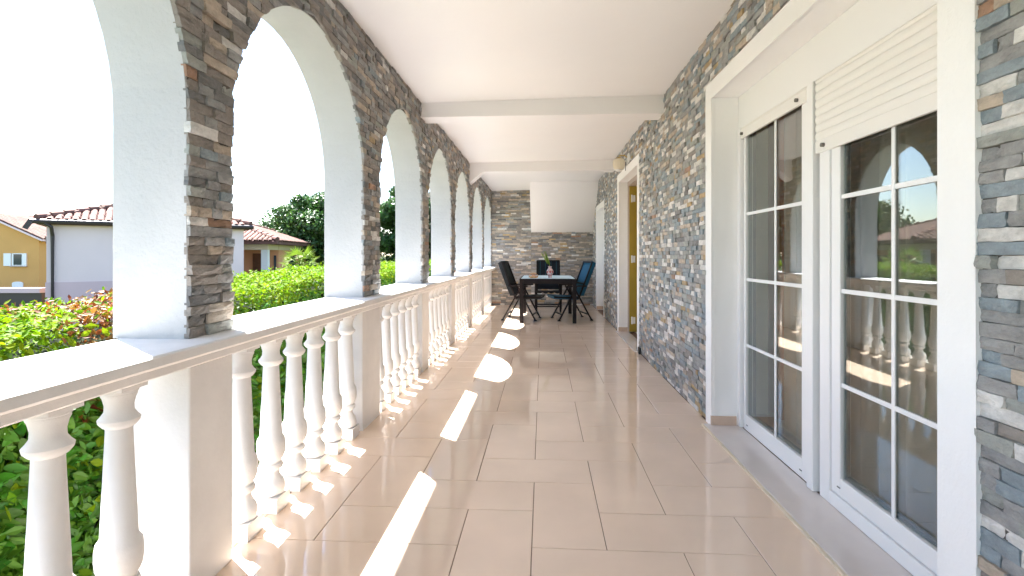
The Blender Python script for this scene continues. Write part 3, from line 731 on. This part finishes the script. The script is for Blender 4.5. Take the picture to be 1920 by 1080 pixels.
# ------------------------------------------------------------------ leaves in bulk
def unit(a): return a / np.maximum(np.linalg.norm(a, axis=1, keepdims=True), 1e-9)
def bulk_leaves(name, pos, nrm, size, mat_, parent, aspect=0.5, nice=False, dirs=None):
    n_ = len(pos)
    if n_ == 0: return None
    if dirs is None:
        rv_ = nr.normal(size=(n_, 3)); dirs = unit(np.cross(nrm, rv_))
    sd_ = np.cross(dirs, nrm); L = size[:, None]; Wd = L * aspect
    if nice:
        loc = [(0, 0, 0), (.18, .30, .02), (.48, .5, .0), (.8, .27, -.05), (1, 0, -.12), (.8, -.27, -.05), (.48, -.5, 0), (.18, -.30, .02), (.45, 0, -.10)]
        fc = [(i, (i + 1) % 8, 8) for i in range(8)]
    else:
        loc = [(0, 0, 0), (.42, .5, .02), (1, 0, -.06), (.42, -.5, .02), (.45, 0, -.10)]
        fc = [(0, 1, 4), (1, 2, 4), (2, 3, 4), (3, 0, 4)]
    V = np.stack([pos + dirs * L * a + sd_ * Wd * b + nrm * L * c for a, b, c in loc], 1)
    k = len(loc); F = (np.array(fc)[None] + (np.arange(n_) * k)[:, None, None]).reshape(-1, 3)
    off = np.array(total_loc(parent)) if parent else np.zeros(3)
    V = V.reshape(-1, 3) - off
    me = bpy.data.meshes.new(name); me.vertices.add(len(V)); me.vertices.foreach_set('co', V.astype(np.float32).ravel())
    me.loops.add(F.size); me.polygons.add(len(F)); me.loops.foreach_set('vertex_index', F.astype(np.int32).ravel())
    me.polygons.foreach_set('loop_start', np.arange(0, F.size, 3, dtype=np.int32)); me.update(calc_edges=True)
    me.materials.append(mat_)
    return link(name, me, None, parent)

# ------------------------------------------------------------------ hedge
HX = -2.28
def hedge_top(y): return 0.835 + 0.115 * np.clip((y - 3.0) / 2.2, 0, 1) + 0.03 * np.clip((y - 5.2) / 3, 0, 1) + 0.018 * np.sin(y * 2.3) + 0.012 * np.sin(y * 5.1 + 1)
def hedge_face(y, z): return HX + 0.05 * np.sin(y * 1.7 + z * 2) + 0.04 * np.sin(y * 4.3 - z * 5) - 0.03 * np.sin(z * 6)
hd = thing('hedge', 'clipped laurel hedge with fresh yellow green top and an orange patch beyond the balustrade', 'hedge', (HX - .5, 7.0, GROUND))
hcore = MB(); ny = 60; ys = [-1.5 + 18.0 * k / ny for k in range(ny + 1)]
vs_ = []
for y in ys:
    zt = float(hedge_top(y)) - .16; vs_ += [(HX - .17, y, GROUND), (HX - .17, y, zt), (HX - .75, y, zt), (HX - .75, y, GROUND)]
hcore.add(vs_, [(4 * k + q, 4 * k + q + 1, 4 * k + q + 5, 4 * k + q + 4) for k in range(ny) for q in range(3)] + [(3, 2, 1, 0), (4 * ny, 4 * ny + 1, 4 * ny + 2, 4 * ny + 3)])
build('shade_core', hcore, M['hedge_shade'], hd)  # solid box that blocks see-through, inner shade painted as dark colour
def hedge_batch(n_, y0, y1, size, nice, part):
    y = nr.uniform(y0, y1, n_); top = hedge_top(y)
    which = nr.random(n_)
    z = np.where(which < 0.68, GROUND + (top - GROUND) * nr.random(n_) ** 0.8, top + nr.normal(0, .022, n_))
    x = np.where(which < 0.68, hedge_face(y, z) - np.abs(nr.normal(0, .06, n_)), HX - nr.random(n_) * 0.85)
    side = (which < 0.68)[:, None]
    base = np.where(side, np.array([[.75, -.1, .55]]), np.array([[.1, -.1, 1.]]))
    nrm = unit(base + nr.normal(0, .55, (n_, 3)))
    sz = nr.uniform(size * .65, size * 1.25, n_) * np.where(z > top - .35, .62, 1.25)
    # stray shoots above the clipped top
    sh_ = nr.random(n_) < .035; z = np.where(sh_ & ~side[:, 0], z + nr.random(n_) * .07, z)
    pos = np.stack([x, y, z], 1)
    new = (z > top - .13 + nr.normal(0, .05, n_)) | (nr.random(n_) < .03)
    yr_ = y + (x - HX) * .95
    red = ((yr_ > 2.40 + nr.normal(0, .05, n_)) & (yr_ < 3.1) & (z > .50 + nr.normal(0, .12, n_)) & (nr.random(n_) < .8)) | ((y > 2.45) & (y < 3.1) & (z > .45) & (nr.random(n_) < .3))
    dirs = unit(np.cross(nrm, np.cross(nr.normal(0, .7, (n_, 3)) + np.array([.3, 0, .6]), nrm)))
    for m_, sel in (('leaf_red', red), ('leaf_new', new & ~red), ('leaf', ~new & ~red)):
        if sel.any():
            o = bulk_leaves('foliage', pos[sel], nrm[sel], sz[sel], M[m_], hd, .52, nice, dirs[sel]); stuff(o)
    return pos, nrm, sz, dirs
hedge_batch(36000, 0.4, 4.2, .060, True, True)
hedge_batch(50000, 4.2, 9.5, .062, False, False)
hedge_batch(20000, 9.5, 16.5, .085, False, False)
# the leaves that show largest, each its own
leaf_meshes = {}
def leaf_mesh(key):
    if key not in leaf_meshes:
        loc = [(0, 0, 0), (.18, .17, .02), (.48, .27, .0), (.8, .15, -.05), (1, 0, -.12), (.8, -.15, -.05), (.48, -.27, 0), (.18, -.17, .02), (.1, 0, -.02), (.45, 0, -.08), (.8, 0, -.10)]
        me = bpy.data.meshes.new('leaf'); me.from_pydata(loc, [], [(0, 1, 8), (0, 8, 7), (1, 2, 9, 8), (8, 9, 6, 7), (2, 3, 10, 9), (9, 10, 5, 6), (3, 4, 10), (10, 4, 5)])
        me.materials.append(M[key]); leaf_meshes[key] = me
    return leaf_meshes[key]
for k in range(290):
    y = rnd.uniform(1.15, 3.0); zt = float(hedge_top(y)); z = rnd.uniform(-.25, zt + .01)
    x = float(hedge_face(y, z)) + rnd.uniform(-.02, .025)
    nm = Vector((.75, -.15, .55)) + Vector((rnd.gauss(0, .45), rnd.gauss(0, .45), rnd.gauss(0, .45))); nm.normalize()
    d = Vector((rnd.gauss(.25, .6), rnd.gauss(0, .7), rnd.gauss(.2, .7))); d = (d - nm * d.dot(nm)).normalized(); s = nm.cross(d)
    o = link('leaf', leaf_mesh('leaf_new' if (z > zt - .12 or rnd.random() < .12) else 'leaf'), None, hd)
    L = rnd.uniform(.065, .10) * (0.7 if z > zt - .3 else 1); mx = Matrix((d, s, nm)).transposed().to_4x4() @ Matrix.Diagonal((L, L, L, 1)); mx.translation = Vector((x, y, z)) - hd.location
    o.matrix_local = mx

# ------------------------------------------------------------------ houses beyond the hedge
def barrel_mesh(name, L, w, mat_):
    """one clay barrel tile: x across, y up the slope"""
    v = []; n_ = 5
    for y, s in ((0, 1.0), (L, .82)):
        for k in range(n_ + 1):
            a = math.pi * k / n_; v.append((-math.cos(a) * w / 2 * s, y, math.sin(a) * w * .42 * s))
        for k in range(n_ + 1):
            a = math.pi * k / n_; v.append((-math.cos(a) * (w / 2 - .012) * s, y, math.sin(a) * (w * .42 - .012) * s))
    q = 2 * (n_ + 1); f = []
    for k in range(n_): f += [(k, k + 1, q + k + 1, q + k), (k + n_ + 1, k, k + 1, k + n_ + 2)[::-1]]
    me = bpy.data.meshes.new(name); me.from_pydata(v, [], f); me.materials.append(mat_); return me
def tiled_slope(parent, e0, e1, up, plan, mat_, w=.165, L=.33, solo=0, lift=.0):
    """barrel tiles on a roof slope: e0->e1 along the eave, up = unit vector up the slope, plan(u) = slope length at u metres along the eave"""
    e0 = Vector(e0); e1 = Vector(e1); ax = (e1 - e0).normalized(); up = Vector(up).normalized(); nm = ax.cross(up).normalized()
    n_ = int((e1 - e0).length / w); me = barrel_mesh('roof_tile', L, w, mat_); cnt = 0; rest = MB(); off = total_loc(parent)
    vs0 = [Vector(v.co) for v in me.vertices]; fs0 = [tuple(p.vertices) for p in me.polygons]
    for j in range(40):
        for i in range(n_):
            u = (i + .5) * w
            if j * (L - .06) + .1 > plan(u): continue
            p = e0 + ax * u + up * (j * (L - .06) - .04) + nm * (.012 + lift) + ax * rnd.uniform(-.006, .006)
            m3 = Matrix((ax, up + nm * .06, nm)).transposed()
            if cnt < solo:
                o = link('roof_tile', me, None, parent); mx = m3.to_4x4(); mx.translation = p - off; o.matrix_local = mx; cnt += 1
            else:
                rest.add([m3 @ v + p for v in vs0], fs0)
    if rest.v: stuff(build('roof_tiles', rest, mat_, parent))

# --- white house, corner towards the terrace
A = P(87, CY, 13.0); B = P(457, CY, 15.6); A.z = B.z = 0
ax = (B - A).normalized(); bk_ = Vector((-ax.y, ax.x, 0)); LEN = (B - A).length; DEP = 5.0
E_Z = 1.97
wh = thing('white_house', 'white walled house with pink base band and clay tile hip roof beyond the hedge', 'house', (A.x, A.y, GROUND))
def wall_prism(pts, z0, z1):
    mb = MB(); n_ = len(pts); mb.add([(p.x, p.y, z0) for p in pts] + [(p.x, p.y, z1) for p in pts], [tuple(range(n_))[::-1], tuple(range(n_, 2 * n_))] + [(k, (k + 1) % n_, n_ + (k + 1) % n_, n_ + k) for k in range(n_)]); return mb
foot = [A, B, B + bk_ * DEP, A + bk_ * DEP]
build('wall', wall_prism(foot, GROUND, E_Z), M['wall_white'], wh)
def grow(f, d):
    c = sum(f, Vector()) / len(f); out = []
    u = (f[1] - f[0]).normalized(); v = (f[3] - f[0]).normalized()
    return [f[0] - u * d - v * d, f[1] + u * d - v * d, f[2] + u * d + v * d, f[3] - u * d + v * d]
build('base_band', wall_prism(grow(foot, .02), GROUND, 0.48), M['wall_pink'], wh)
def hip_roof(par, f, over, ez, rise, tile_mat, gutter=True, solo=300, sides=(0,), slab=None):
    g_ = grow(f, over); c = sum(g_, Vector()) / 4
    u = (g_[1] - g_[0]); v = (g_[3] - g_[0]); lu, lv = u.length, v.length; u.normalize(); v.normalize()
    half = min(lu, lv) / 2
    if lu >= lv: r0, r1 = g_[0] + u * half + v * half, g_[1] - u * half + v * half
    else: r0, r1 = g_[0] + u * half + v * half, g_[3] + u * half - v * half
    zb, zt = ez, ez + rise
    mb = MB(); pts = [Vector((p.x, p.y, zb)) for p in g_] + [Vector((p.x, p.y, zb - .10)) for p in g_] + [Vector((r0.x, r0.y, zt)), Vector((r1.x, r1.y, zt))]
    if lu >= lv: fs_ = [(0, 1, 9, 8), (2, 3, 8, 9), (1, 2, 9), (3, 0, 8)]
    else: fs_ = [(0, 1, 8), (1, 2, 9, 8), (2, 3, 9), (3, 0, 8, 9)]
    mb.add(pts, fs_ + [(7, 6, 5, 4)] + [(4 + k, 4 + (k + 1) % 4, (k + 1) % 4, k) for k in range(4)])
    rf = build('roof', mb, slab or M['roof'], par)
    sl_len = math.hypot(half, rise)
    first = True
    for s in sides:
        a, b = pts[s], pts[(s + 1) % 4]; e = (b - a).normalized(); inn = Vector((-e.y, e.x, 0)); up = (inn * half + Vector((0, 0, rise))).normalized(); W_ = (b - a).length
        tiled_slope(par, a, b, up, lambda q, W_=W_: min(q, W_ - q, half) / half * sl_len, tile_mat, solo=solo if first else 0); first = False
    for k in range(4):     # ridge caps along the hips
        a = pts[k]; d1 = (pts[8] - a).length; d2 = (pts[9] - a).length; t = pts[8] if d1 <= d2 else pts[9]
        n_ = int((t - a).length / .33); hb = MB()
        for q in range(n_):
            p0 = a.lerp(t, q / n_); p1 = a.lerp(t, (q + 1) / n_); hb.tube([p0 + Vector((0, 0, .07)), p1 + Vector((0, 0, .06))], [.085, .065], 8)
        build('ridge_tiles', hb, tile_mat, par)
    return pts
rp = hip_roof(wh, foot, .17, E_Z + .06, .76, M['roof'], sides=(0, 1, 3))
gu = MB(); ga, gb_ = rp[0], rp[1]
gu.tube([ga - bk_ * .05 - ax * .12 + Vector((0, 0, -.03)), gb_ - bk_ * .05 + ax * .06 + Vector((0, 0, -.03))], .062, 10); build('gutter', gu, M['gutter'], wh, smooth=True)
dp = MB(); c0 = A - bk_ * .06 + ax * .12
dp.tube([ga - bk_ * .05 + ax * .15 + Vector((0, 0, -.06)), ga - bk_ * .02 + ax * .28 + Vector((0, 0, -.16)), Vector((c0.x, c0.y, E_Z - .32)), Vector((c0.x, c0.y, GROUND))], .042, 10); build('downpipe', dp, M['gutter'], wh, smooth=True)
dr = MB(); dr.bar(ga + Vector((0, 0, .0)) - ax * .08 - bk_ * .06, ga - ax * .20 - bk_ * .06 + Vector((0, 0, -.22)), .12, .10); build('eave_bracket', dr, M['gutter'], wh)

# --- peach bungalow with porch
Cc = P(514, CY, 18.0); Cc.z = 0
fu = C2W(1, 0); fv = C2W(-.15, .99).normalized(); fv.z = 0; fu = Vector((fv.y, -fv.x, 0))
PZ = 1.60
pe = thing('peach_bungalow', 'peach bungalow with porch column, brown door and low clay roof behind the palm', 'house', (Cc.x, Cc.y, GROUND))
f2 = [Cc - fu * 6.2 + fv * .3 + fu * -.3, Cc - fu * .30 + fv * .3, Cc - fu * .30 + fv * 6.4, Cc - fu * 6.5 + fv * 6.4]
inner = [f2[0] + fv * 1.3, f2[1] + fv * 1.3, f2[2], f2[3]]
build('wall', wall_prism(inner, GROUND, PZ - .25), M['wall_peach'], pe)
lin = MB(); lin.hexa([(f2[0].x, f2[0].y, PZ - .25), (f2[1].x, f2[1].y, PZ - .25), ((f2[1] + fv * 1.3).x, (f2[1] + fv * 1.3).y, PZ - .25), ((f2[0] + fv * 1.3).x, (f2[0] + fv * 1.3).y, PZ - .25),
                      (f2[0].x, f2[0].y, PZ), (f2[1].x, f2[1].y, PZ), ((f2[1] + fv * 1.3).x, (f2[1] + fv * 1.3).y, PZ), ((f2[0] + fv * 1.3).x, (f2[0] + fv * 1.3).y, PZ)])
build('lintel', lin, M['trim_cream'], pe)
l2_ = wall_prism([f2[1] + fv * 1.301 + fu * .02, f2[2] + fu * .02, f2[2] - fu * .2, f2[1] + fv * 1.301 - fu * .2], PZ - .249, PZ); build('lintel', l2_, M['trim_cream'], pe)
cl = wall_prism([f2[1] - fu * .22, f2[1], f2[1] + fv * .22, f2[1] - fu * .22 + fv * .22], GROUND, PZ - .251); build('porch_column', cl, M['white_paint'], pe)
q0 = inner[1]
def on_front(u0, u1, z0, z1, t, base=None, dirn=None, nrm=None):
    b_ = base or q0; dd = dirn or -fu; nn_ = nrm or -fv
    mb = MB(); p_ = [b_ + dd * u0, b_ + dd * u1, b_ + dd * u1 + nn_ * t, b_ + dd * u0 + nn_ * t]
    mb.hexa([(p.x, p.y, z0) for p in p_] + [(p.x, p.y, z1) for p in p_]); return mb
do = build('door', on_front(.35, .90, GROUND, 1.22, .05), M['wood'], pe)
build('door_panel', on_front(.40, .60, GROUND + .1, 1.15, .065), M['wood'], do)
build('wall_panel', on_front(.08, .16, GROUND + .5, 1.15, .03), M['dark_glass'], pe)
wf = build('window', on_front(1.3, 2.3, GROUND + .9, 1.15, .05, inner[1], fv, fu), M['wood'], pe)
build('pane', on_front(1.36, 2.24, GROUND + .96, 1.09, .06, inner[1], fv, fu), M['dark_glass'], wf)
hip_roof(pe, f2, .45, PZ + .04, 1.1, M['roof'], sides=(0, 1), solo=0)

# --- ochre house, gable towards us
O1 = P(73, CY, 24.0); O1.z = 0
ou = C2W(1, .08); ou.z = 0; ou.normalize(); ov = Vector((-ou.y, ou.x, 0)); OW = 4.2
oc = thing('ochre_house', 'ochre yellow gabled house with white shutters at the far left', 'house', (O1.x, O1.y, GROUND))
ez_, az_ = 1.92, 1.92 + OW / 2 * .47
L_ = O1 - ou * OW; mid = (O1 + L_) / 2; dp_ = 9.0
gm = MB(); pf = [(L_, GROUND), (O1, GROUND), (O1, ez_), (mid, az_), (L_, ez_)]
gm.add([(p.x, p.y, z) for p, z in pf] + [((p + ov * dp_).x, (p + ov * dp_).y, z) for p, z in pf], [(0, 1, 2, 3, 4), (9, 8, 7, 6, 5)] + [(k, 5 + k, 5 + (k + 1) % 5, (k + 1) % 5) for k in range(5)])
build('wall', gm, M['wall_ochre'], oc)
for sgn in (1, -1):
    ea = mid + ou * sgn * (OW / 2 + .3); slope = Vector((0, 0, 0)); ze = az_ - (OW / 2 + .3) * .47
    mb = MB(); a0 = ea - ov * .25; a1 = ea + ov * (dp_ + .25); m0 = mid - ov * .25; m1 = mid + ov * (dp_ + .25)
    mb.hexa([(a0.x, a0.y, ze + .02), (a1.x, a1.y, ze + .02), (m1.x, m1.y, az_ + .02), (m0.x, m0.y, az_ + .02), (a0.x, a0.y, ze + .10), (a1.x, a1.y, ze + .10), (m1.x, m1.y, az_ + .10), (m0.x, m0.y, az_ + .10)])
    build('roof', mb, M['wall_white'], oc)
    if sgn > 0:
        up = (Vector((m0.x, m0.y, az_)) - Vector((a0.x, a0.y, ze))).normalized()
        tiled_slope(oc, (a0.x, a0.y, ze + .10), (a1.x, a1.y, ze + .10), up, lambda q: (OW / 2 + .3) * 1.1, M['roof'], w=.22)
chp = P(41, CY, 29.0); chp.z = 0
ch = wall_prism([chp, chp + ou * .5, chp + ou * .5 + ov * .5, chp + ov * .5], az_ - .9, EYE + 74 * 29 / FPX); build('chimney', ch, M['brick_red'], oc)
def on_gable(u0, u1, z0, z1, t): return on_front(u0, u1, z0, z1, t, O1, -ou, -ov)
def gx(px): return (O1 - P(px, CY, 24.0)).xy.length
zz_ = lambda py: EYE - (py - CY) * 24 / FPX
fo = build('window', on_gable(gx(46), gx(27), zz_(498), zz_(475), .04), M['white_paint'], oc)
build('pane', on_gable(gx(44), gx(30), zz_(496.5), zz_(476.5), .05), M['dark_glass'], fo)
build('shutter', on_gable(gx(52.5), gx(46.5), zz_(498.5), zz_(475), .06), M['white_paint'], oc)
build('shutter', on_gable(gx(25.5), gx(13), zz_(498.5), zz_(475), .06), M['white_paint'], oc)
build('sill', on_gable(gx(53), gx(25), zz_(500), zz_(498.6), .1), M['jamb'], oc)
ad = MB(); cxp = (gx(27) + gx(46)) / 2; hw_ = abs(gx(27) - gx(46)) / 2
arp = [(-hw_, GROUND), (hw_, GROUND), (hw_, zz_(531))] + [(hw_ * math.cos(a), zz_(531) + .08 * math.sin(a)) for a in [math.pi * k / 8 for k in range(1, 8)]] + [(-hw_, zz_(531))]
n = len(arp); pp = lambda u, z, t: tuple((O1 - ou * (cxp + u) - ov * t)) [:2] + (z,)
ad.add([pp(u, z, .04) for u, z in arp] + [pp(u, z, -.02) for u, z in arp], [tuple(range(n))[::-1], tuple(range(n, 2 * n))] + [(k, (k + 1) % n, n + (k + 1) % n, n + k) for k in range(n)])
build('arched_door', ad, M['white_paint'], oc)
gw = thing('garden_wall', 'low pink garden wall in front of the ochre house', 'wall', tuple(P(40, CY, 19).xy) + (GROUND,))
w0, w1 = P(-60, CY, 19), P(78, CY, 19); w0.z = w1.z = 0; nn = (w1 - w0).normalized(); nb = Vector((-nn.y, nn.x, 0))
build('wall_body', wall_prism([w0, w1, w1 + nb * .2, w0 + nb * .2], GROUND, -.22), M['gutter'], gw)
build('coping', wall_prism([w0 - nb * .08, w1 - nb * .08, w1 + nb * .28, w0 + nb * .28], -.219, -.04), M['wall_pink'], gw)

# ------------------------------------------------------------------ palm
pc_ = P(563, 497, 15.0)
pt = thing('palm_tree', 'small bright fan palm in front of the peach bungalow', 'palm', (pc_.x, pc_.y, GROUND))
tr = MB(); tr.tube([(pc_.x, pc_.y, GROUND), (pc_.x + .02, pc_.y, 0.1), (pc_.x, pc_.y, pc_.z - .02)], [.12, .10, .07], 10); build('trunk', tr, M['bark'], pt, smooth=True)
for k in range(19):
    az = k * 2.39996; el = R(65 - 80 * (k / 18)); d = Vector((math.cos(az) * math.cos(el), math.sin(az) * math.cos(el), math.sin(el)))
    ln_ = rnd.uniform(.28, .40); tip = pc_ + d * ln_; mb = MB(); mb.tube([pc_, tip], .008, 5)
    s = d.cross(Vector((0, 0, 1))).normalized(); u_ = s.cross(d)
    for q in range(13):
        a = R(-75 + 150 * q / 12); ld = (d * math.cos(a) + s * math.sin(a)).normalized(); ld = (ld + Vector((0, 0, -.28 * abs(math.sin(a)) - .1))).normalized()
        leaf_batch(mb, [tip], [ld], [u_], [rnd.uniform(.26, .36)], [.035])
    build('frond', mb, M['palm'], pt)

# ------------------------------------------------------------------ trees
def tree(label, name, px, depth, top_py, bot_py, wpx, mat_, nl, lsize, seed, group, conic=False):
    rg = np.random.default_rng(seed)
    c = P(px, CY, depth); zt = EYE - (top_py - CY) * depth / FPX; zb = EYE - (bot_py - CY) * depth / FPX; rad = wpx * depth / FPX
    t = thing(name, label, 'tree', (c.x, c.y, GROUND), 0, group)
    tr = MB(); tr.tube([(c.x, c.y, GROUND), (c.x + .05, c.y, zb + .3), (c.x - .05, c.y + .05, (zb + zt) / 2), (c.x, c.y, zt - .5)], [rad * .09, rad * .07, rad * .045, .03], 9)
    for k in range(9):
        a = rg.uniform(0, 6.28); z0 = zb + .2 + (zt - zb) * rg.uniform(0, .55); e = rad * rg.uniform(.5, .85)
        tr.tube([(c.x, c.y, z0), (c.x + math.cos(a) * e * .5, c.y + math.sin(a) * e * .5, z0 + e * .3), (c.x + math.cos(a) * e, c.y + math.sin(a) * e, z0 + e * .55)], [rad * .035, rad * .022, .012], 6)
    build('trunk', tr, M['bark'], t, smooth=True)
    H = (zt - zb) / 2; zc = (zt + zb) / 2; pos = []; nm = []
    nc = 95
    for k in range(nc):
        while True:
            q = rg.uniform(-1, 1, 3); r_ = np.linalg.norm(q)
            if .25 < r_ < 1: break
        if conic: q[:2] *= (1 - (q[2] + 1) / 2) ** .7
        else: q *= 1 - .12 * rg.random()
        cc = np.array([c.x + q[0] * rad * .88, c.y + q[1] * rad * .88, zc + q[2] * H * .88]); cr = rad * rg.uniform(.13, .27) * (0.6 if conic else 1)
        n_ = int(nl / nc * rg.uniform(.5, 1.5)); d = unit(rg.normal(size=(n_, 3))); d[:, 2] = np.abs(d[:, 2]) * np.where(rg.random(n_) < .75, 1, -1)
        rr = cr * rg.uniform(.55, 1.08, (n_, 1)); pos.append(cc + d * rr * np.array([1, 1, .75])); nm.append(unit(d + rg.normal(0, .45, (n_, 3))))
    pos = np.concatenate(pos); nm = np.concatenate(nm); sz = rg.uniform(lsize * .6, lsize * 1.3, len(pos))
    stuff(bulk_leaves('crown', pos, nm, sz, mat_, t, .62))
GRP = 'trees beyond the hedge'
tree('broad dark green tree rising behind the peach bungalow', 'broadleaf_tree', 607, 25, 350, 520, 112, M['tree_leaf'], 26000, .17, 1, GRP)
tree('tall leafy tree seen through the third arch', 'broadleaf_tree', 762, 22, 335, 535, 90, M['tree_leaf'], 34000, .15, 2, GRP)
tree('narrow dark conifer glimpsed through the fourth arch', 'conifer_tree', 812, 19, 320, 540, 26, M['tree_leaf_dark'], 16000, .10, 3, GRP, True)
